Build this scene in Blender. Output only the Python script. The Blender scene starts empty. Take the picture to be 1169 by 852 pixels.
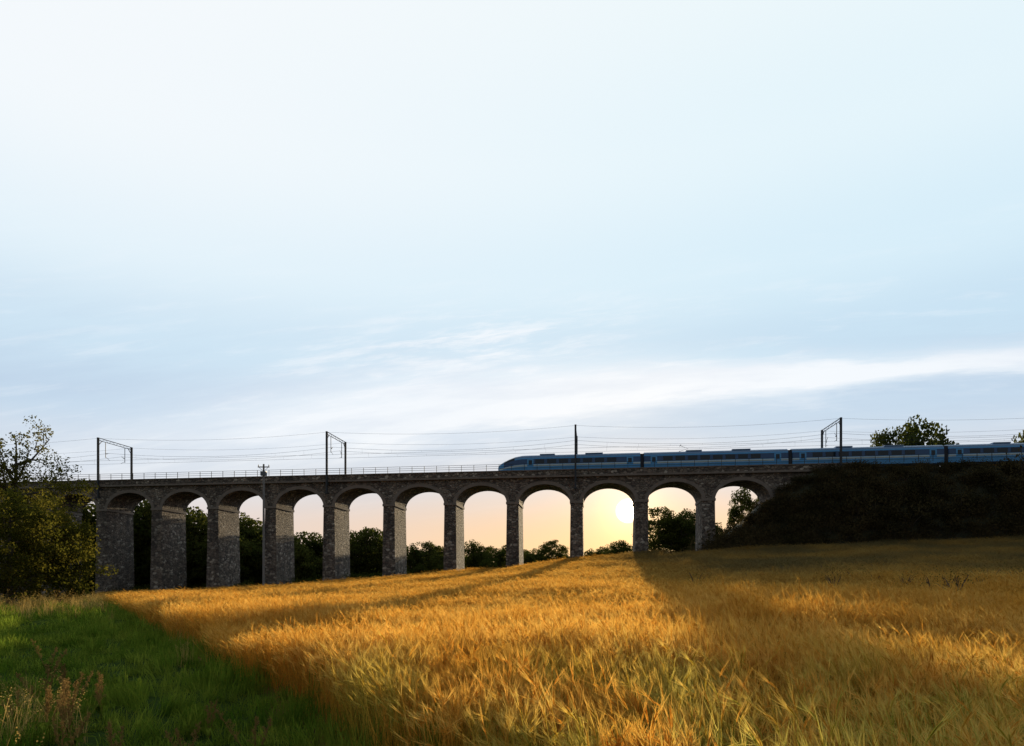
import bpy, math, random
import numpy as np
from mathutils import Vector
random.seed(3); rng=np.random.default_rng(7)
F=779.0; HZ=665.0
SC=bpy.context.scene
OX,OY=-75.9,130.6
AX=(0.99306,-0.11758); AN=(0.11758,0.99306); ANG=-math.atan2(0.11758,0.99306); SP=10.996
SUN_AZ=math.radians(9.65); SUN_EL=math.radians(5.9)

def img2s(xp,t):
    k=(xp-584.5)/F
    return (k*(OY+t*AN[1])-OX-t*AN[0])/(AX[0]-k*AX[1])
def w2(s,t): return (OX+s*AX[0]+t*AN[0], OY+s*AX[1]+t*AN[1])
def ztop(s): return 19.0+0.0036*s
# ---------------------------------------------------------------- terrain height
EX=np.array([-400,-120,-76,-43,-22,0,11,21,31,52,78,150,400.])
EZ=np.array([-7,-4.6,-2.9,-1.4,0.2,1.9,3.2,4.2,4.9,6.0,6.8,8.5,10.])
def sstep(a,b,x):
    t=np.clip((x-a)/(b-a),0,1); return t*t*(3-2*t)
def terr(x,y):
    x=np.asarray(x,float); y=np.asarray(y,float)
    yl=121.6-0.1184*x
    yl=np.clip(yl,70,200)
    yy=np.maximum(y,0)
    q=np.where(y<yl, x*(yl+14)/(np.minimum(yy,yl)+14), x)
    S=np.clip(yy/(yl-6),0,1)**1.5
    ze=np.interp(q,EX,EZ)
    z=-1.9+(ze+1.9)*S
    back=sstep(0,260,y-yl-8)
    z=z*(1-back)+(-3.0)*back
    z=z-4.0*sstep(2,22,y-yl)*sstep(-20,-60,x)
    z=z+0.05*np.sin(x*0.9+1.3*np.sin(y*0.35))*np.cos(y*0.6)*sstep(4,12,yy)
    far=sstep(500,2600,np.hypot(x,y)); z=z+far*14*(0.5+0.5*np.sin(x*0.002+1)*np.cos(y*0.0015))
    return z
# ---------------------------------------------------------------- node helpers
class NT:
    def __init__(s,tree): s.t=tree; s.n=tree.nodes; s.l=tree.links
    def new(s,k,**kw):
        n=s.n.new(k)
        for a,b in kw.items(): setattr(n,a,b)
        return n
    def put(s,sock,v):
        if isinstance(v,bpy.types.NodeSocket): s.l.new(v,sock)
        else: sock.default_value=v
    def m(s,op,a,b=None,c=None,clamp=False):
        n=s.new('ShaderNodeMath',operation=op); n.use_clamp=clamp
        s.put(n.inputs[0],a)
        if b is not None: s.put(n.inputs[1],b)
        if c is not None: s.put(n.inputs[2],c)
        return n.outputs[0]
    def ss(s,a,b,x):
        n=s.new('ShaderNodeMapRange',interpolation_type='SMOOTHSTEP')
        s.put(n.inputs[0],x); n.inputs[1].default_value=a; n.inputs[2].default_value=b
        n.inputs[3].default_value=0; n.inputs[4].default_value=1
        return n.outputs[0]
    def ssr(s,a,b,x):   # falls 1 -> 0 from a to b
        return s.m('SUBTRACT',1.0,s.ss(a,b,x))
    def mix(s,f,a,b,bt='MIX'):
        n=s.new('ShaderNodeMix',data_type='RGBA',blend_type=bt)
        s.put(n.inputs[0],f); s.put(n.inputs[6],a if isinstance(a,bpy.types.NodeSocket) else (*a,1)); s.put(n.inputs[7],b if isinstance(b,bpy.types.NodeSocket) else (*b,1))
        return n.outputs[2]
    def noise(s,vec,scale,det=3,rough=.55):
        n=s.new('ShaderNodeTexNoise'); s.put(n.inputs['Vector'],vec); n.inputs['Scale'].default_value=scale
        n.inputs['Detail'].default_value=det; n.inputs['Roughness'].default_value=rough
        return n.outputs[0]
    def vm(s,op,a,b=None):
        n=s.new('ShaderNodeVectorMath',operation=op); s.put(n.inputs[0],a)
        if b is not None: s.put(n.inputs[1],b)
        return n.outputs[0] if op not in('DOT_PRODUCT','LENGTH') else n.outputs[1]
def newmat(name):
    m=bpy.data.materials.new(name); m.use_nodes=True; m.node_tree.nodes.clear()
    t=NT(m.node_tree); o=t.new('ShaderNodeOutputMaterial'); return m,t,o
def simple(name,col,rough=.6,metal=0.,var=.25,scale=3.,bump=0.):
    m,t,o=newmat(name)
    tc=t.new('ShaderNodeTexCoord').outputs['Object']
    nz=t.noise(tc,scale,5)
    c=t.mix(t.m('MULTIPLY',nz,1.0),[v*(1-var) for v in col],[min(1,v*(1+var)) for v in col])
    p=t.new('ShaderNodeBsdfPrincipled'); t.put(p.inputs['Base Color'],c); p.inputs['Roughness'].default_value=rough; p.inputs['Metallic'].default_value=metal
    if bump:
        b=t.new('ShaderNodeBump'); b.inputs['Strength'].default_value=bump; t.put(b.inputs['Height'],t.noise(tc,scale*6,4)); t.l.new(b.outputs[0],p.inputs['Normal'])
    t.l.new(p.outputs[0],o.inputs[0]); return m
def leafmat(name,c1,c2,c3=None,trans=.5,scale=.35,g3=None,dark=.45,c4=None,g4=None):
    m,t,o=newmat(name)
    g=t.new('ShaderNodeNewGeometry').outputs['Position']
    oi=t.new('ShaderNodeObjectInfo').outputs['Random']
    nz=t.ss(.32,.68,t.noise(g,scale,4))
    f=t.m('ADD',t.m('MULTIPLY',nz,.6),t.m('MULTIPLY',oi,.4))
    c=t.mix(f,c1,c2)
    if c3 is not None:
        c=t.mix(g3(t,g),c,c3)
    if c4 is not None:
        c=t.mix(g4(t,g),c,c4)
    nf=t.noise(g,9,3)
    c=t.mix(t.m('MULTIPLY',nf,dark),c,(0.02,0.015,0.005))
    d=t.new('ShaderNodeBsdfDiffuse'); t.put(d.inputs[0],c)
    tr=t.new('ShaderNodeBsdfTranslucent'); t.put(tr.inputs[0],c)
    mx=t.new('ShaderNodeMixShader'); mx.inputs[0].default_value=trans
    t.l.new(d.outputs[0],mx.inputs[1]); t.l.new(tr.outputs[0],mx.inputs[2]); t.l.new(mx.outputs[0],o.inputs[0])
    return m
# ---------------------------------------------------------------- mesh builder
class MB:
    def __init__(s): s.v=[]; s.f=[]; s.m=[]
    def quad(s,a,b,c,d,m=0):
        i=len(s.v); s.v+= [a,b,c,d]; s.f.append((i,i+1,i+2,i+3)); s.m.append(m)
    def hexa(s,p,m=0): # 8 pts bottom 4 ccw, top 4
        i=len(s.v); s.v+=list(p)
        for q in((0,3,2,1),(4,5,6,7),(0,1,5,4),(1,2,6,5),(2,3,7,6),(3,0,4,7)):
            s.f.append(tuple(i+k for k in q)); s.m.append(m)
    def box(s,x0,x1,y0,y1,z0,z1,m=0):
        s.hexa([(x0,y0,z0),(x1,y0,z0),(x1,y1,z0),(x0,y1,z0),(x0,y0,z1),(x1,y0,z1),(x1,y1,z1),(x0,y1,z1)],m)
    def tube(s,pts,rad,n=6,m=0,cap=False):
        base=len(s.v); P=[Vector(p) for p in pts]
        for k,p in enumerate(P):
            d=(P[min(k+1,len(P)-1)]-P[max(k-1,0)]).normalized()
            up=Vector((0,0,1)) if abs(d.z)<.9 else Vector((1,0,0))
            a=d.cross(up).normalized(); b=d.cross(a)
            r=rad[k] if hasattr(rad,'__len__') else rad
            for j in range(n):
                q=p+a*(r*math.cos(2*math.pi*j/n))+b*(r*math.sin(2*math.pi*j/n)); s.v.append(tuple(q))
        for k in range(len(P)-1):
            for j in range(n):
                i=base+k*n; s.f.append((i+j,i+(j+1)%n,i+n+(j+1)%n,i+n+j)); s.m.append(m)
        if cap:
            s.f.append(tuple(range(base,base+n))); s.m.append(m)
            e=base+(len(P)-1)*n; s.f.append(tuple(range(e,e+n))); s.m.append(m)
    def strip(s,pts,w,side,m=0):
        base=len(s.v); sd=Vector(side).normalized()
        for k,p in enumerate(pts):
            ww=w[k] if hasattr(w,'__len__') else w
            p=Vector(p); s.v.append(tuple(p-sd*ww*.5)); s.v.append(tuple(p+sd*ww*.5))
        for k in range(len(pts)-1):
            i=base+2*k; s.f.append((i,i+1,i+3,i+2)); s.m.append(m)
    def leaves(s,C,size,m=0,flat=0.):
        n=len(C); a=rng.normal(size=(n,3)); a/=np.linalg.norm(a,axis=1)[:,None]
        b=rng.normal(size=(n,3)); b-= (a*b).sum(1)[:,None]*a; b/=np.linalg.norm(b,axis=1)[:,None]
        sz=(size*rng.uniform(.6,1.3,n))[:,None]
        V=np.stack([C-a*sz*.5,C+b*sz*.35,C+a*sz*.5,C-b*sz*.35],1).reshape(-1,3)
        i=len(s.v); s.v+=V.tolist(); s.f+=[(i+4*k,i+4*k+1,i+4*k+2,i+4*k+3) for k in range(n)]; s.m+=[m]*n
    def mesh(s,name,mats,smooth=False):
        me=bpy.data.meshes.new(name); me.from_pydata(s.v,[],s.f)
        for m in mats: me.materials.append(m)
        me.polygons.foreach_set('material_index',s.m)
        if smooth: me.polygons.foreach_set('use_smooth',[True]*len(s.f))
        me.update(); return me
def obj(name,me,parent=None,coll=None):
    o=bpy.data.objects.new(name,me); (coll or SC.collection).objects.link(o)
    if parent: o.parent=parent
    return o
def rail_frame(o,s=0,t=0,z=0):
    x,y=w2(s,t); o.location=(x,y,z); o.rotation_euler=(0,0,ANG); return o
def empty(name): return obj(name,None)
def recalc(me):
    import bmesh
    bm=bmesh.new(); bm.from_mesh(me); bmesh.ops.recalc_face_normals(bm,faces=bm.faces); bm.to_mesh(me); bm.free()

# ---------------------------------------------------------------- camera
cam=bpy.data.cameras.new('camera'); co=obj('camera',cam); co.location=(0,0,0); co.rotation_euler=(math.pi/2,0,0)
cam.sensor_width=36; cam.lens=36*F/1169; cam.shift_y=(HZ-426)/1169; cam.clip_start=.1; cam.clip_end=20000
SC.camera=co
SC.view_settings.view_transform='Standard'; SC.view_settings.look='None'; SC.view_settings.exposure=0
# ---------------------------------------------------------------- sun
sd=Vector((math.sin(SUN_AZ)*math.cos(SUN_EL),math.cos(SUN_AZ)*math.cos(SUN_EL),math.sin(SUN_EL)))
sl=bpy.data.lights.new('sun','SUN'); sl.energy=5.0; sl.angle=math.radians(.5); sl.color=(1,.78,.48)
so=obj('sun',sl); so.rotation_euler=sd.to_track_quat('Z','Y').to_euler(); so.location=(30,200,60)
# ---------------------------------------------------------------- world
W=bpy.data.worlds.new('World'); SC.world=W; W.use_nodes=True; W.node_tree.nodes.clear(); t=NT(W.node_tree)
out=t.new('ShaderNodeOutputWorld'); bg=t.new('ShaderNodeBackground'); t.l.new(bg.outputs[0],out.inputs[0])
D=t.vm('NORMALIZE',t.new('ShaderNodeTexCoord').outputs['Generated'])
sp=t.new('ShaderNodeSeparateXYZ'); t.l.new(D,sp.inputs[0]); X,Y,Z=sp.outputs
DEG=57.29578
el=t.m('MULTIPLY',t.m('ARCSINE',Z),DEG); az=t.m('MULTIPLY',t.m('ARCTAN2',X,Y),DEG)
ramp=t.new('ShaderNodeValToRGB'); cr=ramp.color_ramp; cr.interpolation='EASE'
stops=[(0,(.76,.62,.58)),(4,(.78,.68,.67)),(9,(.68,.75,.85)),(13,(.57,.71,.86)),(18,(.60,.78,.92)),(24,(.71,.88,.98)),(32,(.81,.94,1.0)),(41.5,(.88,.97,1.0)),(49,(.30,.44,.62)),(90,(.07,.14,.27))]
cr.elements[0].position=0; cr.elements[0].color=(*stops[0][1],1); cr.elements[1].position=1; cr.elements[1].color=(*stops[-1][1],1)
for e,c in stops[1:-1]:
    x=cr.elements.new(e/90); x.color=(*c,1)
t.put(ramp.inputs[0],t.m('DIVIDE',t.m('MAXIMUM',el,0.0),90.0))
col=ramp.outputs[0]
wl=t.m('MULTIPLY',t.ssr(-40,30,az),t.m('MULTIPLY',t.ss(12,34,el),t.ssr(41,47,el))); col=t.mix(t.m('MULTIPLY',wl,.75),col,(.99,1.0,1.02))
line=t.m('ADD',14.95,t.m('ADD',t.m('MULTIPLY',az,.1019),t.m('MULTIPLY',t.m('MULTIPLY',az,az),-.00295)))
dl=t.m('SUBTRACT',el,line)
cv=t.new('ShaderNodeCombineXYZ'); t.put(cv.inputs[0],t.m('MULTIPLY',az,.045)); t.put(cv.inputs[1],t.m('MULTIPLY',dl,.34))
n1=t.noise(cv.outputs[0],1.3,6,.6)
cv2=t.new('ShaderNodeCombineXYZ'); t.put(cv2.inputs[0],t.m('MULTIPLY',az,.12)); t.put(cv2.inputs[1],t.m('ADD',t.m('MULTIPLY',dl,.9),t.m('MULTIPLY',n1,1.4))); cv2.inputs[2].default_value=3.1
n2=t.noise(cv2.outputs[0],1.2,7,.62)
def gauss(x,w): return t.m('EXPONENT',t.m('MULTIPLY',t.m('POWER',t.m('ABSOLUTE',t.m('DIVIDE',x,w)),2.0),-1.0))
dl2=t.m('ADD',dl,t.m('MULTIPLY',t.m('SUBTRACT',n1,.5),3.0))
wid=t.m('ADD',.75,t.m('MULTIPLY',t.ssr(-15,32,az),2.8))
b1=t.m('MULTIPLY',gauss(t.m('DIVIDE',dl2,wid),1.0),t.m('MULTIPLY_ADD',n2,.9,.6))
b1=t.m('MULTIPLY',b1,t.ss(-42,-8,az))
w2n=t.m('MULTIPLY',t.m('MULTIPLY',gauss(t.m('SUBTRACT',dl2,5.0),1.9),gauss(t.m('ADD',az,4.0),12.0)),t.ss(.40,.62,n2))
gen=t.m('MULTIPLY',t.ss(.50,.74,n2),t.m('MULTIPLY',t.ss(3,9,el),t.ssr(18,28,el)))
cl=t.m('ADD',t.m('MULTIPLY',b1,1.1),t.m('ADD',t.m('MULTIPLY',w2n,.75),t.m('MULTIPLY',gen,.25)),clamp=True)
col=t.mix(t.m('MULTIPLY',cl,.9),col,(.96,.99,1.03))
gb=t.m('MULTIPLY',t.ssr(.35,.6,n1),t.m('MULTIPLY',t.ss(3,10,el),t.ssr(15,22,el))); col=t.mix(t.m('MULTIPLY',gb,.22),col,(.46,.58,.76))
daz=t.m('SUBTRACT',az,math.degrees(SUN_AZ))
wb=t.m('MULTIPLY',gauss(t.m('SUBTRACT',el,2.0),5.3),gauss(daz,26.0)); col=t.mix(t.m('MULTIPLY',wb,.88),col,(1.0,.62,.30))
dot=t.vm('DOT_PRODUCT',D,tuple(sd)); om=t.m('MULTIPLY',t.m('ARCCOSINE',t.m('MINIMUM',dot,.9999999)),DEG)
g1=t.m('EXPONENT',t.m('MULTIPLY',om,-.20)); g2=t.m('EXPONENT',t.m('MULTIPLY',om,-.75)); disc=t.ssr(.55,1.05,om)
def addc(base,f,c):
    a=t.vm('SCALE',t.vm('ADD',(0,0,0),c)); t.put(a.node.inputs['Scale'],f); return t.vm('ADD',base,a)
back=t.m('MULTIPLY_ADD',t.ss(-.1,.62,Y),.74,.26)
a=t.vm('SCALE',col); t.put(a.node.inputs['Scale'],back); col=a
col=addc(col,g1,(.30,.15,.0)); col=addc(col,g2,(1.5,1.0,.40)); col=addc(col,disc,(16,13,9))
bel=t.ss(-3,-.2,el); a=t.vm('SCALE',col); t.put(a.node.inputs['Scale'],t.m('MULTIPLY_ADD',bel,.8,.2)); col=a
ns=t.new('ShaderNodeTexSky',sky_type='NISHITA'); ns.sun_disc=False; ns.sun_elevation=SUN_EL; ns.sun_rotation=SUN_AZ; ns.air_density=1; ns.dust_density=.3
a=t.vm('SCALE',ns.outputs[0]); a.node.inputs['Scale'].default_value=.008
tot=t.vm('ADD',t.vm('MULTIPLY',col,(.95,.95,.95)),a)
t.l.new(tot,bg.inputs[0]); bg.inputs[1].default_value=1.0

# ---------------------------------------------------------------- ground
def axis_pts(lo,hi,fine,n):
    u=np.linspace(-1,1,n); p=np.sign(u)*(np.abs(u)**3.2); return np.where(p<0,-p*lo,p*hi)
xs=axis_pts(-3500,3500,0,261); ys=axis_pts(-300,5000,0,301)+0.0
XX,YY=np.meshgrid(xs,ys); ZZ=terr(XX,YY)
V=np.stack([XX,YY,ZZ],-1).reshape(-1,3); nx=len(xs)
I=np.arange(len(V)).reshape(len(ys),nx)
Fc=np.stack([I[:-1,:-1],I[:-1,1:],I[1:,1:],I[1:,:-1]],-1).reshape(-1,4)
me=bpy.data.meshes.new('ground'); me.from_pydata(V.tolist(),[],Fc.tolist()); me.polygons.foreach_set('use_smooth',[True]*len(Fc))
m,t,o=newmat('soil_and_turf'); g=t.new('ShaderNodeNewGeometry').outputs['Position']; sg=t.new('ShaderNodeSeparateXYZ'); t.l.new(g,sg.inputs[0])
edge=t.m('ADD',t.m('ADD',sg.outputs[0],t.m('MULTIPLY',sg.outputs[1],.62)),t.m('MULTIPLY_ADD',t.noise(g,.5,3),1.4,-3.4))
yl=t.m('ADD',sg.outputs[1],t.m('MULTIPLY',sg.outputs[0],.1184))
fld=t.m('MULTIPLY',t.ss(-.3,.3,edge),t.ssr(114,118,yl))
gold=t.mix(t.noise(g,1.2,5),(.16,.09,.03),(.34,.20,.07)); green=t.mix(t.noise(g,.8,5),(.035,.06,.012),(.08,.12,.03))
c=t.mix(fld,green,gold); d=t.new('ShaderNodeBsdfDiffuse'); t.put(d.inputs[0],c)
b=t.new('ShaderNodeBump'); b.inputs['Strength'].default_value=.6; b.inputs['Distance'].default_value=.1; t.put(b.inputs['Height'],t.noise(g,6,5)); t.l.new(b.outputs[0],d.inputs['Normal'])
t.l.new(d.outputs[0],o.inputs[0]); me.materials.append(m); obj('ground',me)

# ---------------------------------------------------------------- viaduct
m,t,o=newmat('rubble_sandstone'); tc=t.new('ShaderNodeTexCoord').outputs['Object']
wv=t.new('ShaderNodeTexNoise'); t.put(wv.inputs['Vector'],tc); wv.inputs['Scale'].default_value=1.6; wv.inputs['Detail'].default_value=4
cc=t.vm('ADD',t.vm('MULTIPLY',tc,(1.7,1.7,2.7)),t.vm('MULTIPLY',wv.outputs[1],(.9,.9,.9)))
vo=t.new('ShaderNodeTexVoronoi'); t.put(vo.inputs['Vector'],cc); vo.inputs['Scale'].default_value=1.0; vo.inputs['Randomness'].default_value=1.0
ve=t.new('ShaderNodeTexVoronoi',feature='DISTANCE_TO_EDGE'); t.put(ve.inputs['Vector'],cc); ve.inputs['Scale'].default_value=1.0; ve.inputs['Randomness'].default_value=1.0
rs=t.new('ShaderNodeSeparateColor'); t.l.new(vo.outputs['Color'],rs.inputs[0])
c=t.mix(rs.outputs[0],(.13,.10,.085),(.42,.33,.26)); c=t.mix(t.m('MULTIPLY',t.ss(.8,.95,rs.outputs[1]),.85),c,(.72,.62,.52))
c=t.mix(t.m('MULTIPLY',t.ssr(.02,.09,ve.outputs[0]),.7),c,(.06,.05,.045))
c=t.mix(t.m('MULTIPLY',t.ss(.5,.75,t.noise(tc,3.5,5)),.5),c,(.34,.31,.27))
st=t.ss(.42,.72,t.noise(t.vm('MULTIPLY',tc,(1,1,.22)),.6,6)); c=t.mix(t.m('MULTIPLY',st,.6),c,(.055,.048,.046))
p=t.new('ShaderNodeBsdfPrincipled'); t.put(p.inputs['Base Color'],c); p.inputs['Roughness'].default_value=.9
b=t.new('ShaderNodeBump'); b.inputs['Strength'].default_value=.9; b.inputs['Distance'].default_value=.14; t.put(b.inputs['Height'],t.m('ADD',t.ss(0,.15,ve.outputs[0]),t.m('MULTIPLY',t.noise(tc,9,4),.7))); t.l.new(b.outputs[0],p.inputs['Normal'])
t.l.new(p.outputs[0],o.inputs[0]); STONE=m
DRESS=simple('dressed_stone',(.27,.22,.185),.85,0,.4,1.5,.4)
BALLAST=simple('ballast',(.16,.15,.14),.95,0,.4,8,.6)
STEEL=simple('galvanised_steel',(.16,.17,.19),.55,.4,.2,2)
DARKST=simple('dark_steel',(.06,.065,.075),.6,.3,.2,2)
vb=MB(); NL,NR=-7,11; SPR=13.4; RISE=3.2; HW=1.02
def slope(s): return 0.0036*s
for n in range(NL,NR+1):
    s=n*SP; wt,wb_=HW,1.3; zb=-9 ; a=slope(s)
    tt,tb=3.65,3.95
    zt=SPR+a
    if n==NR: wt=wb_=3.5; s=s+2.3
    vb.hexa([(s-wb_,-tb,zb),(s+wb_,-tb,zb),(s+wb_,tb,zb),(s-wb_,tb,zb),(s-wt,-tt,zt),(s+wt,-tt,zt),(s+wt,tt,zt),(s-wt,tt,zt)],0)
    vb.box(s-wt-.13,s+wt+.13,-tt-.13,tt+.13,zt-.15,zt+.25,1)
for n in range(NL,NR):
    s0=n*SP; a0=s0+HW; a1=s0+SP-HW; hs=(a1-a0)/2; mid=(a0+a1)/2
    P=[(s0,SPR),(a0,SPR)]
    K=20
    for k in range(K+1):
        th=math.pi*(1-k/K); P.append((mid+hs*math.cos(th),SPR+RISE*math.sin(th)))
    P+=[(a1,SPR),(s0+SP,SPR)]
    for sgn in(-1,1):
        T=3.6*sgn
        for (x0,z0),(x1,z1) in zip(P[:-1],P[1:]):
            if x1-x0<1e-6: continue
            vb.quad((x0,T,z0+slope(x0)),(x1,T,z1+slope(x1)),(x1,T,ztop(x1)-1.3),(x0,T,ztop(x0)-1.3),0)
        for k in range(K):
            th0=math.pi*(1-k/K); th1=math.pi*(1-(k+1)/K)
            def pt(th,e,T2): 
                x=mid+(hs+e)*math.cos(th); z=SPR+(RISE+e)*math.sin(th)+slope(mid); return (x,T2,z)
            T2=T+.07*sgn
            vb.quad(pt(th0,-.03,T2),pt(th1,-.03,T2),pt(th1,.55,T2),pt(th0,.55,T2),1)
            vb.quad(pt(th0,.55,T2),pt(th1,.55,T2),pt(th1,.55,T),pt(th0,.55,T),1)
    for (x0,z0),(x1,z1) in zip(P[:-1],P[1:]):
        vb.quad((x0,-3.6,z0+slope(x0)-.03),(x1,-3.6,z1+slope(x1)-.03),(x1,3.6,z1+slope(x1)-.03),(x0,3.6,z0+slope(x0)-.03),0)
sA=NL*SP-20; sB=(NR+1)*SP+2
vb.hexa([(NR*SP,-3.6,-5),(sB,-3.6,-5),(sB,3.6,-5),(NR*SP,3.6,-5),(NR*SP,-3.6,ztop(NR*SP)-1.31),(sB,-3.6,ztop(sB)-1.31),(sB,3.6,ztop(sB)-1.31),(NR*SP,3.6,ztop(NR*SP)-1.31)],0)
def beam(s0,s1,t0,t1,d0,d1,m,step=SP/2):
    s=s0
    while s<s1-1e-4:
        e=min(s1,s+step)
        vb.hexa([(s,t0,ztop(s)+d0),(e,t0,ztop(e)+d0),(e,t1,ztop(e)+d0),(s,t1,ztop(s)+d0),(s,t0,ztop(s)+d1),(e,t0,ztop(e)+d1),(e,t1,ztop(e)+d1),(s,t1,ztop(s)+d1)],m); s=e
for sg_ in(-1,1):
    def tr(a,b): return (min(a*sg_,b*sg_),max(a*sg_,b*sg_))
    beam(sA,sB,*tr(3.3,4.15),-1.3,-1.0,1)
    beam(sA,sB,*tr(3.55,3.98),-1.0,-.14,0)
    beam(sA,sB,*tr(3.5,4.12),-.14,0,1)
beam(sA,sB,-3.55,3.55,-1.4,-1.12,2)
vme=vb.mesh('stone_railway_viaduct',[STONE,DRESS,BALLAST]); via=rail_frame(obj('stone_railway_viaduct',vme))
rb=MB()
s=sA
while s<sB+60:
    for T in(-3.9,3.9):
        rb.box(s-.035,s+.035,T-.035,T+.035,ztop(s)-.05,ztop(s)+1.12)
    s+=2.2
for T in(-3.9,3.9):
    for h in(.4,.75,1.1): rb.tube([(sA,T,ztop(sA)+h),(sB+60,T,ztop(sB+60)+h)],.032,5)
ro=obj('railing',rb.mesh('railing',[DARKST]),via)
rb=MB()
for tk in(-1.75,1.75):
    for gk in(-.72,.72):
        x=tk+gk; s0,s1=sA,sB+260
        rb.hexa([(s0,x-.04,ztop(s0)-1.0),(s1,x-.04,ztop(s1)-1.0),(s1,x+.04,ztop(s1)-1.0),(s0,x+.04,ztop(s0)-1.0),(s0,x-.04,ztop(s0)-.85),(s1,x-.04,ztop(s1)-.85),(s1,x+.04,ztop(s1)-.85),(s0,x+.04,ztop(s0)-.85)])
s=sA
while s<sB+120:
    for tk in(-1.75,1.75): rb.box(s-.12,s+.12,tk-1.25,tk+1.25,ztop(s)-1.13,ztop(s)-1.0,1)
    s+=.75
obj('rails',rb.mesh('rails',[STEEL,BALLAST]),via)

# ---------------------------------------------------------------- overhead line masts
masts=[img2s(x,-4.6) for x in(112,373,657,960)]
masts=[masts[0]-46]+masts+[masts[-1]+45,masts[-1]+90]
for i,s in enumerate(masts):
    b=MB(); zt=26.75; z0=ztop(s)-(3.2 if s<NR*SP else 2.2)
    for T in(-4.6,4.6):
        b.box(-.16,.16,T-.14,T-.10,z0,zt); b.box(-.16,.16,T+.10,T+.14,z0,zt); b.box(-.03,.03,T-.10,T+.10,z0,zt)
        b.box(-.3,.3,T-.35*1,T+.35,z0-.25,z0)
        b.box(-.2,.2,min(T,T*.78),max(T,T*.78),ztop(s)-1.9,ztop(s)-1.6)
    N=10; zc=zt-.05; zl=zt-.5
    b.tube([(0,-4.6,zc),(0,4.6,zc)],.07,5); b.tube([(0,-4.6,zl),(0,4.6,zl)],.06,5)
    for k in range(N):
        y0=-4.6+9.2*k/N; y1=-4.6+9.2*(k+1)/N
        b.tube([(0,y0,zl if k%2 else zc),(0,y1,zc if k%2 else zl)],.03,4)
    for sg_ in(-1,1):
        b.tube([(0,4.6*sg_,zt-1.7),(0,4.2*sg_,zt-1.1),(0,3.6*sg_,zl)],.06,5)
        T=1.75*sg_
        b.tube([(0,T+.9*sg_,zl),(0,T+.9*sg_,zt-3.4)],.06,5)
        b.tube([(0,T+.9*sg_,zt-2.6),(0,T-.1*sg_,ztop(s)+5.35)],.035,5)
        b.tube([(0,T+.9*sg_,zt-3.2),(0,T-.2*sg_,ztop(s)+4.0)],.03,5)
        for q in range(4): b.tube([(0,T+(.75-.08*q)*sg_,zt-2.62+.02*q),(0,T+(.71-.08*q)*sg_,zt-2.61)],.09,6)
    mo=obj('overhead_line_mast',b.mesh('overhead_line_mast',[DARKST])); rail_frame(mo,s,0,0)
wbm=MB()
for a,bq in zip(masts[:-1],masts[1:]):
    for T in(-1.75,1.75):
        pts=[]; 
        for k in range(13):
            u=k/12; s=a+(bq-a)*u; pts.append((s,T,ztop(s)+5.35-1.1*4*u*(1-u)))
        wbm.tube(pts,.018,4)
        wbm.tube([(a,T,ztop(a)+4.0),(bq,T,ztop(bq)+4.0)],.018,4)
        for k in range(1,8):
            u=k/8; s=a+(bq-a)*u; wbm.tube([(s,T,ztop(s)+4),(s,T,ztop(s)+5.35-4.4*u*(1-u))],.01,3)
    for T,h in((-4.6,26.6),(4.6,26.6)):
        pts=[(a+(bq-a)*k/12,T,h-.8*4*(k/12)*(1-k/12)) for k in range(13)]
        wbm.tube(pts,.014,4)
rail_frame(obj('overhead_wires',wbm.mesh('overhead_wires',[DARKST])))

# ---------------------------------------------------------------- train
def paint(name,col,rough=.3,metal=0):
    return simple(name,col,rough,metal,.12,1.2)
BLUE=paint('blue_paint',(.12,.46,.90)); LBLUE=paint('pale_blue_paint',(.76,.90,.97)); NAVY=paint('navy_paint',(.05,.12,.28)); ROOF=paint('roof_grey_blue',(.24,.37,.56),.35)
GLASS=simple('window_glass',(.02,.03,.045),.06,0,.1,1); SKIRT=paint('underframe',(.03,.035,.05),.7); WHITE=simple('headlamp_lens',(.8,.8,.75),.2,0,.05,2)
TM=[BLUE,LBLUE,NAVY,ROOF,GLASS,SKIRT,WHITE]
prof=[(1.22,.35,5),(1.34,.7,0),(1.40,1.5,0),(1.41,1.62,1),(1.41,1.95,0),(1.40,2.0,2),(1.36,2.92,0),(1.30,3.15,3),(1.12,3.42,3),(.8,3.6,3),(.4,3.7,3),(0,3.73,3)]
full=[(p[0],p[1],p[2]) for p in prof]+[(-p[0],p[1],None) for p in prof[-2::-1]]
mats_seg=[prof[i][2] for i in range(len(prof)-1)]; mats_seg=mats_seg+mats_seg[::-1]
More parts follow.
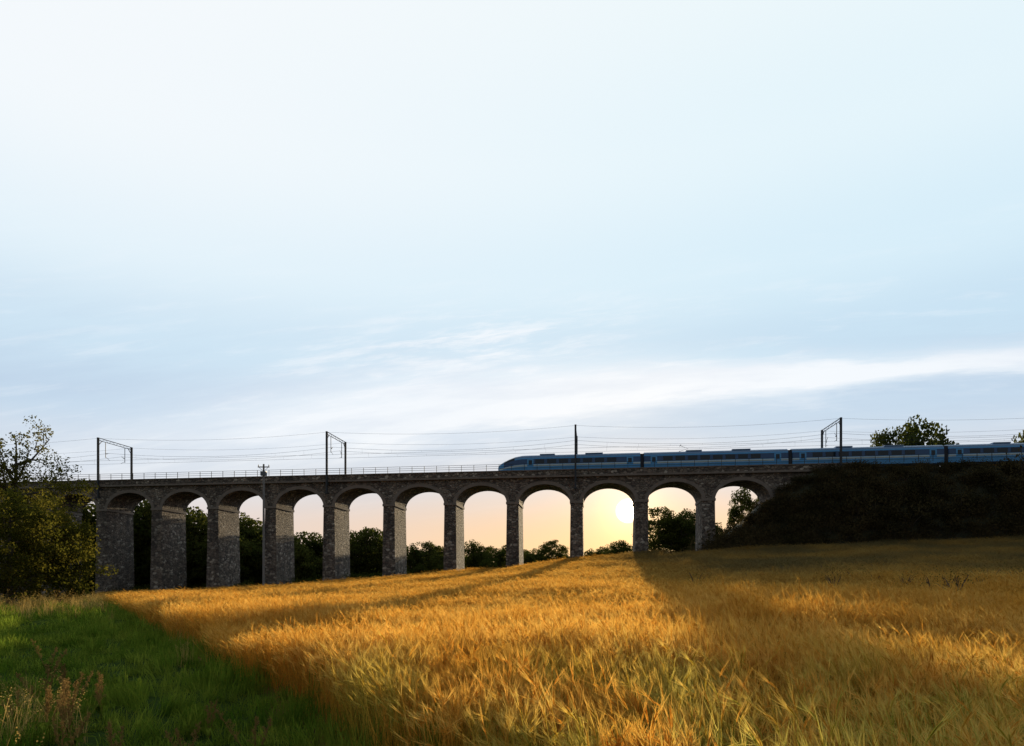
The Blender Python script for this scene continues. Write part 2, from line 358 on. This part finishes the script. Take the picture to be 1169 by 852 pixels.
def car(parent,s0,L,nose,idx):
    b=MB()
    if nose: secs=[(0,.45,.36,.25),(.12,.62,.45,.2),(.5,.78,.56,.1),(1.1,.88,.68,.05),(2.0,.95,.82,0),(3.0,.99,.93,0),(4.2,1,.99,0),(5,1,1,0),(L,1,1,0)]
    else: secs=[(0,.9,.97,0),(.08,1,1,0),(L-.08,1,1,0),(L,.9,.97,0)]
    n=len(full)
    for (x,ws,hs,up) in secs:
        for (tt,zz,_) in full: b.v.append((x,tt*ws,.35+up+(zz-.35)*hs-up*hs*.3))
    for k in range(len(secs)-1):
        for j in range(n-1):
            mi=mats_seg[j]
            if nose and k<7 and mi==2: mi=0 if k<3 else 2
            if nose and k in(3,4) and mi in(3,0) and 5<j<n-7: mi=4
            i=k*n+j; b.f.append((i,i+1,i+n+1,i+n)); b.m.append(mi)
        i=k*n; b.f.append((i,i+n,i+2*n-1,i+n-1)); b.m.append(5)
    b.f.append(tuple(range(n))); b.m.append(0 if nose else 5)
    b.f.append(tuple(range((len(secs)-1)*n,len(secs)*n))); b.m.append(5)
    x=6.6 if nose else 3.2
    for sg_ in(-1,1):
        xx=x
        while xx<L-4.2:
            y0,y1=sorted((sg_*1.385,sg_*1.418)); b.box(xx,xx+1.55,y0,y1,2.08,2.82,4); xx+=2.05
        for xd in((5.2 if nose else 1.1),L-2.3):
            y0,y1=sorted((sg_*1.40,sg_*1.425)); b.box(xd,xd+1.1,y0,y1,.6,2.85,0); y0,y1=sorted((sg_*1.425,sg_*1.435)); b.box(xd+.25,xd+.85,y0,y1,1.9,2.7,4)
        if nose:
            y0,y1=sorted((sg_*.5,sg_*.8)); b.box(.22,.5,y0,y1,1.15,1.32,6)
    b.box(L*.3,L*.3+2.6,-.8,.8,3.68,3.86,3); b.box(L*.62,L*.62+3,-.85,.85,3.68,3.84,3)
    for bx in((4.6 if nose else 3.2),L-3.2):
        b.box(bx-1.6,bx+1.6,-1.15,1.15,.42,.72,5)
        for wx in(-1.2,1.2):
            for sg_ in(-1,1): b.tube([(bx+wx,sg_*.68,.46),(bx+wx,sg_*.80,.46)],.46,16,5,True)
    b.box(L*.35,L*.65,-1.2,1.2,.2,.6,5)
    me=b.mesh('train_car',TM); recalc(me)
    o=obj('carriage_%d'%idx if idx else 'driving_car',me,parent); o.location=(s0,0,0); return o
tr_=empty('passenger_train'); sN=img2s(568,-3.1); rail_frame(tr_,sN,-1.75,ztop(sN)-.85); tr_.rotation_euler=(0,-0.0036,ANG)
x=0
for i in range(7):
    L=24.5 if i==0 else 23.6; car(tr_,x,L,i==0,i); x+=L
    b=MB(); b.box(0,.6,-1.1,1.1,.7,3.4,0); 
    if i<6:
        g_=obj('gangway_%d'%i,b.mesh('gangway',[SKIRT]),tr_); g_.location=(x,0,0)
    x+=.6
b=MB(); px=24.5+.6+6
b.tube([(px,-.5,3.75),(px,.5,3.75)],.05,5); b.tube([(px,0,3.8),(px+1.5,0,4.25),(px+.2,0,4.8)],.04,5); b.tube([(px+.2,-.8,4.82),(px+.2,.8,4.82)],.04,5)
obj('pantograph',b.mesh('pantograph',[DARKST]),tr_)

# ---------------------------------------------------------------- utility pole
ux,uy=(301-584.5)*112/F,112.; zb=float(terr(ux,uy)); zt=(665-530)*112/F
b=MB(); b.tube([(0,0,zb-1-0),(0,0,zt)],[.22,.15],8,0,True)
b.box(-.95,.95,-.08,.08,zt-.55,zt-.4); b.box(-.45,.45,-.3,.3,zt-1.9,zt-1.2,1); 
for q in(-.85,-.0,.85): b.tube([(q,0,zt-.4),(q,0,zt-.1)],.07,6,1,True)
b.tube([(-.8,0,zt-.5),(0,0,zt-1.2)],.03,4); b.tube([(.8,0,zt-.5),(0,0,zt-1.2)],.03,4)
WOOD=simple('weathered_wood',(.30,.28,.27),.85,0,.3,3); o=obj('utility_pole',b.mesh('utility_pole',[WOOD,STEEL])); o.location=(ux,uy,0)

# ---------------------------------------------------------------- foliage materials
BARK=simple('bark',(.09,.07,.055),.95,0,.35,4,.5)
LEAF=leafmat('leaves_green',(.05,.075,.015),(.15,.16,.035),trans=.5)
LEAFY=leafmat('leaves_olive',(.07,.085,.012),(.26,.22,.035),trans=.6,dark=.3)
LEAFD=leafmat('leaves_scrub',(.05,.05,.022),(.19,.135,.06),trans=.4,scale=.2)
def make_tree(name,seed,H,R,th,leaf,per,crad,nl=11,sub=5,mat=None,extra=40,lean=0.,zsq=1.):
    r=random.Random(seed); b=MB(); C=[]
    tr=[Vector((0,0,-1.0)),Vector((r.uniform(-.15,.15),r.uniform(-.15,.15),H*.2)),Vector((lean*.4+r.uniform(-.3,.3),r.uniform(-.3,.3),H*.5)),Vector((lean+r.uniform(-.4,.4),r.uniform(-.4,.4),H*.86))]
    r0=H*.022; b.tube(tr,[r0*1.3,r0,r0*.6,r0*.12],8)
    cz=th+(H-th)*.5; hz=(H-th)*.5*zsq
    lob=[(r.uniform(0,6.28),r.uniform(-1,1),r.uniform(.15,.4)) for _ in range(6)]
    def surf(az,v):
        k=1-.25
        for (la,lv,am) in lob: k+=am*max(0,math.cos(az-la))*max(0,1-abs(v-lv)*1.2)
        k=min(k,1.15); c=math.sqrt(max(0,1-v*v))
        return Vector((lean*.6+R*k*c*math.cos(az),R*k*c*math.sin(az),cz+hz*(.8+.2*k)*v))
    for i in range(nl):
        az=i*2.4+r.uniform(-.4,.4); v=-.75+1.6*((i+.5)/nl); e=surf(az,v)*1.0
        zs=th*.7+(H*.75-th*.7)*((i+.3)/nl); k=zs/H; st=Vector((lean*k*.8,0,zs))
        e=st+(e-st)*.82; mid=st.lerp(e,.5)+Vector((0,0,-.04*H+.02*H*r.random()))
        b.tube([st,mid,e],[r0*.42,r0*.25,r0*.06],5); 
        for j in range(sub):
            f=r.uniform(.3,1); p=st.lerp(e,f) if f>.5 else st.lerp(mid,f*2)
            d=Vector((r.gauss(0,1),r.gauss(0,1),r.gauss(.35,.8))).normalized()*R*r.uniform(.22,.42); q=p+d
            b.tube([p,p.lerp(q,.5)+Vector((0,0,.1)),q],[r0*.14,r0*.08,r0*.03],4); C.append((q,crad*r.uniform(.6,1.15)))
            if r.random()<.5: C.append((p.lerp(q,.6),crad*.7))
    for i in range(extra):
        az=r.uniform(0,6.28); v=r.uniform(-.95,1); e=surf(az,v); c0=Vector((lean*.5,0,cz)); C.append((c0+(e-c0)*r.uniform(.6,1.0),crad*r.uniform(.5,1.)))
    for c,rr in C:
        n=max(6,int(per*(rr/crad)**2)); pts=rng.normal(size=(n,3)); pts/=np.linalg.norm(pts,axis=1)[:,None]
        pts*=(rng.uniform(.15,1,n)**.5)[:,None]*rr; pts[:,2]*=.7
        b.leaves(pts+np.array(c),leaf,1)
    return b.mesh(name,[BARK,mat or LEAF])
def place(o,xp,Yd,s=1,rz=0,dz=0):
    x=(xp-584.5)*Yd/F; o.location=(x,Yd,float(terr(x,Yd))+dz); o.rotation_euler=(0,0,rz); o.scale=(s,s,s) if not hasattr(s,'__len__') else s; return o
t1=obj('ash_tree',make_tree('ash_tree',5,20.8,6.6,6,.25,74,1.2,17,7,LEAFY,95)); place(t1,14,74)
t2=obj('hawthorn_tree',make_tree('hawthorn_tree',9,10.4,4.0,.6,.24,100,1.1,12,6,LEAFY,150)); place(t2,66,66)
t3=obj('hawthorn_tree.001',make_tree('hawthorn_tree_b',19,10.8,4.6,.6,.24,95,1.1,12,6,LEAFY,140)); place(t3,10,60)
t4=obj('ash_tree.001',make_tree('ash_tree_b',23,20,5.5,5,.24,70,1.15,12,6,LEAFY,60)); place(t4,-60,68)
var=[make_tree('broadleaf_%d'%i,40+i,10,3.8+.5*(i%3),.9,.36,60,1.05,10,5,LEAF,110) for i in range(4)]
dist=empty('distant_trees')
DT=[]
for x,r_,y in[(-60,560,150),(-20,566,152),(20,570,155),(50,565,150),(85,570,155),(108,572,150),(140,576,158),(160,568,150),(178,572,156),(206,582,152),(228,577,158),(246,582,150),(268,590,154),(286,588,158),(305,598,154),(335,611,160),(350,606,156),(368,610,160),(402,603,165),(418,600,160),(434,607,170),(468,621,175),(484,617,180),(500,621,185),(520,627,190),(538,617,185),(550,622,190),(566,624,200),(580,622,195),(600,628,205),(616,625,210),(629,616,200),(641,628,215),(672,627,240),(690,623,240),(704,616,235),(716,619,240),(728,625,240),(752,577,150),(765,590,155),(778,584,150),(789,582,158),(800,592,160),(815,598,160)]:
    DT.append((x,r_,y))
rr=random.Random(8)
for k in range(60):
    DT.append((rr.uniform(-150,1500),rr.uniform(625,638),rr.uniform(300,420)))
for k in range(40):
    DT.append((rr.uniform(60,340),rr.uniform(600,640),rr.uniform(142,150)))
for k in range(20):
    DT.append((rr.uniform(340,600),rr.uniform(630,645),rr.uniform(160,180)))
for i,(x,r_,y) in enumerate(DT):
    wx=(x-584.5)*y/F; zb=float(terr(wx,y)); h=(665-r_)*y/F-zb
    if h<2: h=2
    s=h/10.0; o=obj('tree_%03d'%i,var[i%4],dist); k=rr.uniform(.85,1.25)
    if y>280: k*=1.6
    o.location=(wx,y,zb); o.scale=(s*k,s*k,s); o.rotation_euler=(0,0,rr.uniform(0,6))
for i,(x,r_,y,wd,nm) in enumerate([(1056,476,126,1.25,'sycamore_tree'),(1015,485,128,.8,'sycamore_tree.001'),(1176,480,126,.9,'sycamore_tree.002'),(847,554,136,.8,'sycamore_tree.003')]):
    wx=(x-584.5)*y/F; zb=float(terr(wx,y)); h=(665-r_)*y/F-zb; s=h/10.0
    o=obj(nm,var[(i+1)%4]); o.location=(wx,y,zb); k=wd*(.62 if i<3 else .8); o.scale=(s*k,s*k,s); o.rotation_euler=(0,0,i*1.7)

# ---------------------------------------------------------------- embankment
def emb(s,tq):
    n=s/SP; h=float(sstep(9.7,11.7,n)); x,y=w2(s,tq); g0=float(terr(x,y))
    top=ztop(s)-1.15; a=abs(tq); f=1-float(np.clip((a-4.9)/(15.5-4.9),0,1)); f=f**0.9
    hh=g0-.6+(top-g0+.6)*min(f,1)*h
    return hh
eb=MB(); ss_=list(np.arange(9.6*SP,13*SP,1.2))+list(np.arange(13*SP,40*SP,6)); ts=[-18,-15.5,-14,-12,-10,-8,-6.5,-4.9,0,4.9,6.5,8,10,12,14,15.5,18]
for s in ss_:
    for q in ts:
        eb.v.append((s,q,emb(s,q)))
for i in range(len(ss_)-1):
    for j in range(len(ts)-1):
        k=i*len(ts)+j; eb.f.append((k,k+len(ts),k+len(ts)+1,k+1)); eb.m.append(0)
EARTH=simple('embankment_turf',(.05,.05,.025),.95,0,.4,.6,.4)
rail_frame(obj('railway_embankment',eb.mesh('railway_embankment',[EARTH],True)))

# ---------------------------------------------------------------- scattering through geometry nodes
def scatter(name,P,rz,tilt,scl,variants):
    coll=bpy.data.collections.new(name+'_kit')
    for i,me in enumerate(variants): coll.objects.link(bpy.data.objects.new('%s_%d'%(me.name,i),me))
    n=len(P); me=bpy.data.meshes.new(name); me.vertices.add(n); me.vertices.foreach_set('co',np.asarray(P,dtype=np.float32).ravel())
    R=np.zeros((n,3),np.float32); R[:,0]=rng.normal(size=n)*tilt; R[:,1]=rng.normal(size=n)*tilt; R[:,2]=rz
    for nm,dat in(('rot',R),('scl',np.asarray(scl,np.float32))):
        a=me.attributes.new(nm,'FLOAT_VECTOR','POINT'); a.data.foreach_set('vector',dat.ravel())
    a=me.attributes.new('vi','INT','POINT'); a.data.foreach_set('value',rng.integers(0,len(variants),n).astype(np.int32))
    o=obj(name,me); ng=bpy.data.node_groups.new(name,'GeometryNodeTree')
    ng.interface.new_socket('Geometry',in_out='INPUT',socket_type='NodeSocketGeometry'); ng.interface.new_socket('Geometry',in_out='OUTPUT',socket_type='NodeSocketGeometry')
    N=ng.nodes; L=ng.links; gi=N.new('NodeGroupInput'); go=N.new('NodeGroupOutput'); ip=N.new('GeometryNodeInstanceOnPoints')
    ci=N.new('GeometryNodeCollectionInfo'); ci.inputs[0].default_value=coll; ci.inputs[1].default_value=True; ci.inputs[2].default_value=True
    def att(nm,tp):
        a=N.new('GeometryNodeInputNamedAttribute'); a.data_type=tp; a.inputs[0].default_value=nm; return a.outputs[0]
    er=N.new('FunctionNodeEulerToRotation'); L.new(att('rot','FLOAT_VECTOR'),er.inputs[0])
    L.new(gi.outputs[0],ip.inputs['Points']); L.new(ci.outputs[0],ip.inputs['Instance']); ip.inputs['Pick Instance'].default_value=True
    L.new(att('vi','INT'),ip.inputs['Instance Index']); L.new(er.outputs[0],ip.inputs['Rotation']); L.new(att('scl','FLOAT_VECTOR'),ip.inputs['Scale'])
    L.new(ip.outputs[0],go.inputs[0]); md=o.modifiers.new('scatter','NODES'); md.node_group=ng
    return o
def bush(name,seed,mat,n=320,leaf=.2):
    r=random.Random(seed); b=MB()
    for k in range(9):
        c=Vector((r.gauss(0,.45),r.gauss(0,.45),r.uniform(.25,1.15))); b.tube([(0,0,-.3),tuple(c*.6),tuple(c)],[.04,.03,.01],4)
        m_=n//9; p=rng.normal(size=(m_,3))*.33; b.leaves(p+np.array(c),leaf,1)
    return b.mesh(name,[BARK,mat])
bushes=[bush('scrub_bush',i,LEAFD) for i in range(4)]
P=[];S=[]
for k in range(4200):
    s=rng.uniform(9.8*SP,24*SP); q=-rng.uniform(4.6,17) if k%5 else rng.uniform(4.8,16)
    n=s/SP; z=emb(s,q); x,y=w2(s,q)
    if z<float(terr(x,y))-.3: continue
    if s<NR*SP and abs(q)<5: continue
    a=rng.uniform(.6,1.35)
    if rng.random()<.08: a*=1.6
    if abs(q)<7: a=min(a,.85)
    P.append((x,y,z-.15)); S.append((a,a,a*rng.uniform(.7,1.25)))
scatter('embankment_scrub',P,rng.uniform(0,6.28,len(P)),.15,S,bushes)
P=[];S=[]
for k in range(500):
    x=rng.uniform(-130,-20); y=121.6-.1184*x+rng.uniform(-3,14)-0
    if y<124-.1184*x-3.6 and x>-66 : continue
    a=rng.uniform(.6,1.5); P.append((x,y,float(terr(x,y))-.2)); S.append((a,a,a))
scatter('undergrowth',P,rng.uniform(0,6.28,len(P)),.15,S,[bush('shrub',10+i,LEAF) for i in range(3)])

# barley
def green_f(t,g):
    s=t.new('ShaderNodeSeparateXYZ'); t.l.new(g,s.inputs[0])
    near=t.m('MULTIPLY_ADD',t.ssr(4.0,11.0,s.outputs[1]),.62,.03)
    return t.m('MULTIPLY',near,t.ss(.40,.62,t.noise(g,.9,3)))
def shade_f(t,g):  # embankment shade over the right far crop, painted into the barley colour
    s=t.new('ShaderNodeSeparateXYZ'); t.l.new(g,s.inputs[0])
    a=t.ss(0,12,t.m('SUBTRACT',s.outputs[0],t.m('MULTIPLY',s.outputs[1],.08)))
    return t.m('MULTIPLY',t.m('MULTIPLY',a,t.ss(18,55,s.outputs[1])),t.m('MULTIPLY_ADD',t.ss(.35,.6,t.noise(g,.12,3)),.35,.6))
SHADE=(.20,.155,.065)  # olive-brown of the painted shade
GOLD=leafmat('barley_straw',(.58,.24,.025),(.93,.50,.08),(.28,.40,.05),.78,.5,green_f,.18,SHADE,shade_f)
AWN=leafmat('barley_awn',(.80,.38,.045),(.98,.64,.16),(.50,.55,.12),.8,.7,green_f,.10,SHADE,shade_f)
BLEAF=leafmat('barley_leaf',(.44,.22,.03),(.66,.38,.06),(.12,.28,.03),.7,.6,lambda t,g:t.m('MULTIPLY_ADD',green_f(t,g),1.3,.08,clamp=True),.3,SHADE,shade_f)
def barley(name,seed,ns=15,rad=.2):
    r=random.Random(seed); b=MB()
    for k in range(ns):
        a=r.uniform(0,6.28); d=rad*math.sqrt(r.random()); p=Vector((d*math.cos(a),d*math.sin(a),0))
        h=r.gauss(.70,.085); la=r.gauss(2.6,1.3); ln=Vector((math.cos(la),math.sin(la),0))*abs(r.gauss(.10,.07))
        sa=r.uniform(0,3.14); side=(math.cos(sa),math.sin(sa),0)
        q1=p+ln*.3+Vector((0,0,h*.5)); q2=p+ln+Vector((0,0,h))
        b.strip([p,q1,q2],[.005,.0045,.0035],side,0)
        dr=(ln.normalized()*r.uniform(.15,.8)+Vector((r.gauss(0,.2),r.gauss(0,.2),r.uniform(.1,1.2)))).normalized()
        e1=q2+dr*.04+Vector((0,0,.012)); e2=e1+dr*.04
        b.strip([q2,e1,e2],[.007,.012,.005],side,0); s2=Vector(side).cross(dr); b.strip([q2,e1,e2],[.007,.011,.005],s2,0)
        for j in range(8):
            st=q2.lerp(e2,j/8); dd=(dr+Vector((r.gauss(0,.14),r.gauss(0,.14),r.gauss(0,.12)))).normalized()
            b.strip([st,st+dd*r.uniform(.09,.16)],[.0034,.0011],(dd.cross(Vector((r.gauss(0,1),r.gauss(0,1),r.gauss(0,1))))),1)
        for j in range(2):
            zz=r.uniform(.25,.85); st=p+ln*zz*.6+Vector((0,0,h*zz)); aa=r.uniform(0,6.28); dv=Vector((math.cos(aa),math.sin(aa),0)); L=r.uniform(.1,.2)
            b.strip([st,st+dv*L*.4+Vector((0,0,L*.55)),st+dv*L*.8+Vector((0,0,L*.45))],[.005,.008,.002],dv.cross(Vector((0,0,1))),2)
    return b.mesh(name,[GOLD,AWN,BLEAF])
BV=[barley('barley_tuft',60+i) for i in range(8)]
def zone(y0,y1,dens,xl,xr):
    A=(y1-y0)
    wmax=max(xr(y1)-xl(y1),xr(y0)-xl(y0)); n=int(A*wmax*dens); y=rng.uniform(y0,y1,n); x=rng.uniform(min(xl(y0),xl(y1)),max(xr(y0),xr(y1)),n)
    L=np.array([xl(v) for v in y]); R=np.array([xr(v) for v in y]); k=(x>L)&(x<R); return x[k],y[k]
PX=[];PY=[];PS=[]
fxl=lambda y:-.63*y+3.05+.22*math.sin(y*.8); fxr=lambda y:.82*y+5
for y0,y1,dn,k in((2.2,7,28,.95),(7,13,25,1.0),(13,24,17,1.15),(24,45,9,1.6),(45,80,3.4,2.6),(80,150,2.0,3.5)):
    x,y=zone(y0,y1,dn,fxl,fxr)
    yl_=121.6-.1184*x; yt=yl_-np.where(x>24,17,5.5); kk=y<yt; x=x[kk];y=y[kk]
    PX.append(x);PY.append(y);PS.append(np.full(len(x),k))
x=np.concatenate(PX);y=np.concatenate(PY);k=np.concatenate(PS); z=terr(x,y)-.02
hn=.93+.12*np.sin(x*.35+1.5*np.sin(y*.21))+.08*np.sin(y*.8+x*.3)
zs=rng.normal(1,.10,len(x))*hn*1.06
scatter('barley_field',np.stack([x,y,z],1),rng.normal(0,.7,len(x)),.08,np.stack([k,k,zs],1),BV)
# grass
GR=leafmat('grass_green',(.07,.18,.012),(.34,.40,.05),trans=.65,scale=1.0,dark=.35)
GR2=leafmat('grass_dry',(.40,.26,.07),(.70,.50,.17),trans=.6,scale=1.2,dark=.25)
def grass(name,seed,n,h,w,rad,mat,seedhead=False):
    r=random.Random(seed); b=MB()
    for k in range(n):
        a=r.uniform(0,6.28); d=rad*math.sqrt(r.random()); p=Vector((d*math.cos(a),d*math.sin(a),0)); hh=h*r.uniform(.5,1.15)
        aa=r.uniform(0,6.28); dv=Vector((math.cos(aa),math.sin(aa),0)); be=hh*r.uniform(.15,.75)
        b.strip([p,p+dv*be*.15+Vector((0,0,hh*.45)),p+dv*be*.5+Vector((0,0,hh*.82)),p+dv*be+Vector((0,0,hh*(.95 if be<.4*hh else .75)))],[w,w*.9,w*.6,w*.1],dv.cross(Vector((0,0,1))),0)
        if seedhead and k%3==0:
            q=p+dv*be+Vector((0,0,hh)); C=np.array(q)+rng.normal(size=(14,3))*[.02,.02,.06]; b.leaves(C,.02,0)
    return b.mesh(name,[mat])
GV=[grass('grass_tuft',80+i,34,.34,.010,.16,GR) for i in range(4)]; DV=[grass('dry_grass_tuft',90+i,22,.75,.006,.16,GR2,True) for i in range(3)]
PX=[];PY=[];PS=[]
for y0,y1,dn,k in((2.5,12,22,1.0),(12,25,11,1.4),(25,60,3.5,2.2),(60,120,1.0,3.4)):
    x,y=zone(y0,y1,dn,lambda y:-.86*y-4,lambda y:-.62*y+3.3); PX.append(x);PY.append(y);PS.append(np.full(len(x),k))
x=np.concatenate(PX);y=np.concatenate(PY);k=np.concatenate(PS)
trk=np.exp(-((x+.72*y-.6)/(.6+.01*y))**2); lump=1+.55*np.sin(x*1.7+np.sin(y*1.1))*np.cos(y*1.3); zs=rng.uniform(.5,1.5,len(x))*(1-.6*trk)*lump*.85
scatter('grass_verge',np.stack([x,y,terr(x,y)],1),rng.uniform(0,6.28,len(x)),.2,np.stack([k,k,zs*np.where(k>2,1.4,1.)],1),GV)
x,y=zone(2.4,11,9,fxl,fxr); nz=np.sin(x*1.1+.7)*np.cos(y*.8)+rng.normal(0,.5,len(x)); kk=nz>-.2+.11*(y-3); x=x[kk];y=y[kk]
scatter('couch_grass',np.stack([x,y,terr(x,y)],1),rng.uniform(0,6.28,len(x)),.1,np.stack([np.full(len(x),.9)]*2+[rng.uniform(1.7,2.9,len(x))],1),GV)
x1,y1=zone(34,110,.9,lambda y:-.80*y-2,lambda y:-.62*y+1.0); x2,y2=zone(3,34,1.0,lambda y:-.65*y+2.0,lambda y:-.62*y+3.1); x3,y3=zone(5,10,1.5,lambda y:-.8*y-1,lambda y:-.68*y+.6)
x=np.concatenate([x1,x2,x3]);y=np.concatenate([y1,y2,y3]); k=np.where(y>34,2.4,1.)
scatter('dry_grass',np.stack([x,y,terr(x,y)],1),rng.uniform(0,6.28,len(x)),.1,np.stack([k,k,rng.uniform(.6,1.1,len(x))*np.where(y>34,1.6,1.)],1),DV)
RUST=leafmat('dock_seed',(.26,.15,.05),(.55,.36,.13),trans=.4)
def dock(name,seed):
    r=random.Random(seed); b=MB()
    for q in range(3):
        lx,ly=r.gauss(0,.12),r.gauss(0,.12); top=Vector((lx,ly,r.uniform(.45,.7))); b.tube([(0,0,0),tuple(top*.5),tuple(top)],[.006,.005,.003],5,0)
        for j in range(9):
            f=.45+.55*j/9; p=top*f; d=Vector((r.gauss(0,1),r.gauss(0,1),1.3)).normalized()*.10*(1.3-f); b.tube([tuple(p),tuple(p+d)],[.003,.002],3,0)
            for i in range(5): b.leaves(np.array(p+d*(i/4))+rng.normal(size=(7,3))*.010,.016,0)
    for j in range(9):
        a=r.uniform(0,6.28); d=Vector((math.cos(a),math.sin(a),0)); b.strip([(0,0,.02),tuple(d*.12+Vector((0,0,.20))),tuple(d*.28+Vector((0,0,.18)))],[.02,.08,.01],d.cross(Vector((0,0,1))),1)
    return b.mesh(name,[RUST,GR])
dk=[dock('dock_plant',i) for i in range(3)]
pts=[(-5.6,8.2),(-5.9,8.9),(-5.2,8.0),(-6.2,9.6),(-7.0,10.2),(-6.4,8.8),(-5.6,9.3),(-9.5,14.0),(-4.6,7.0),(-3.9,6.7),(-4.9,7.6),(-3.3,6.9),(-7.6,11.6),(-3.6,8.1),(-2.6,6.9)]
P=np.array([(a,b_,float(terr(a,b_))) for a,b_ in pts]); scatter('dock_plants',P,rng.uniform(0,6,len(P)),.08,np.ones((len(P),3))*rng.uniform(.7,1.1,(len(P),1)),dk)
wv_=[bush('weed',33+i,LEAF,140,.08) for i in range(2)]
pts=[(rng.uniform(17,27),rng.uniform(28,36)) for _ in range(34)]+[(rng.uniform(8,30),rng.uniform(26,50)) for _ in range(14)]
P=np.array([(a,b_,float(terr(a,b_))+.45) for a,b_ in pts]); scatter('wild_weeds',P,rng.uniform(0,6,len(P)),.1,np.ones((len(P),3))*rng.uniform(.35,.8,(len(P),1)),wv_)
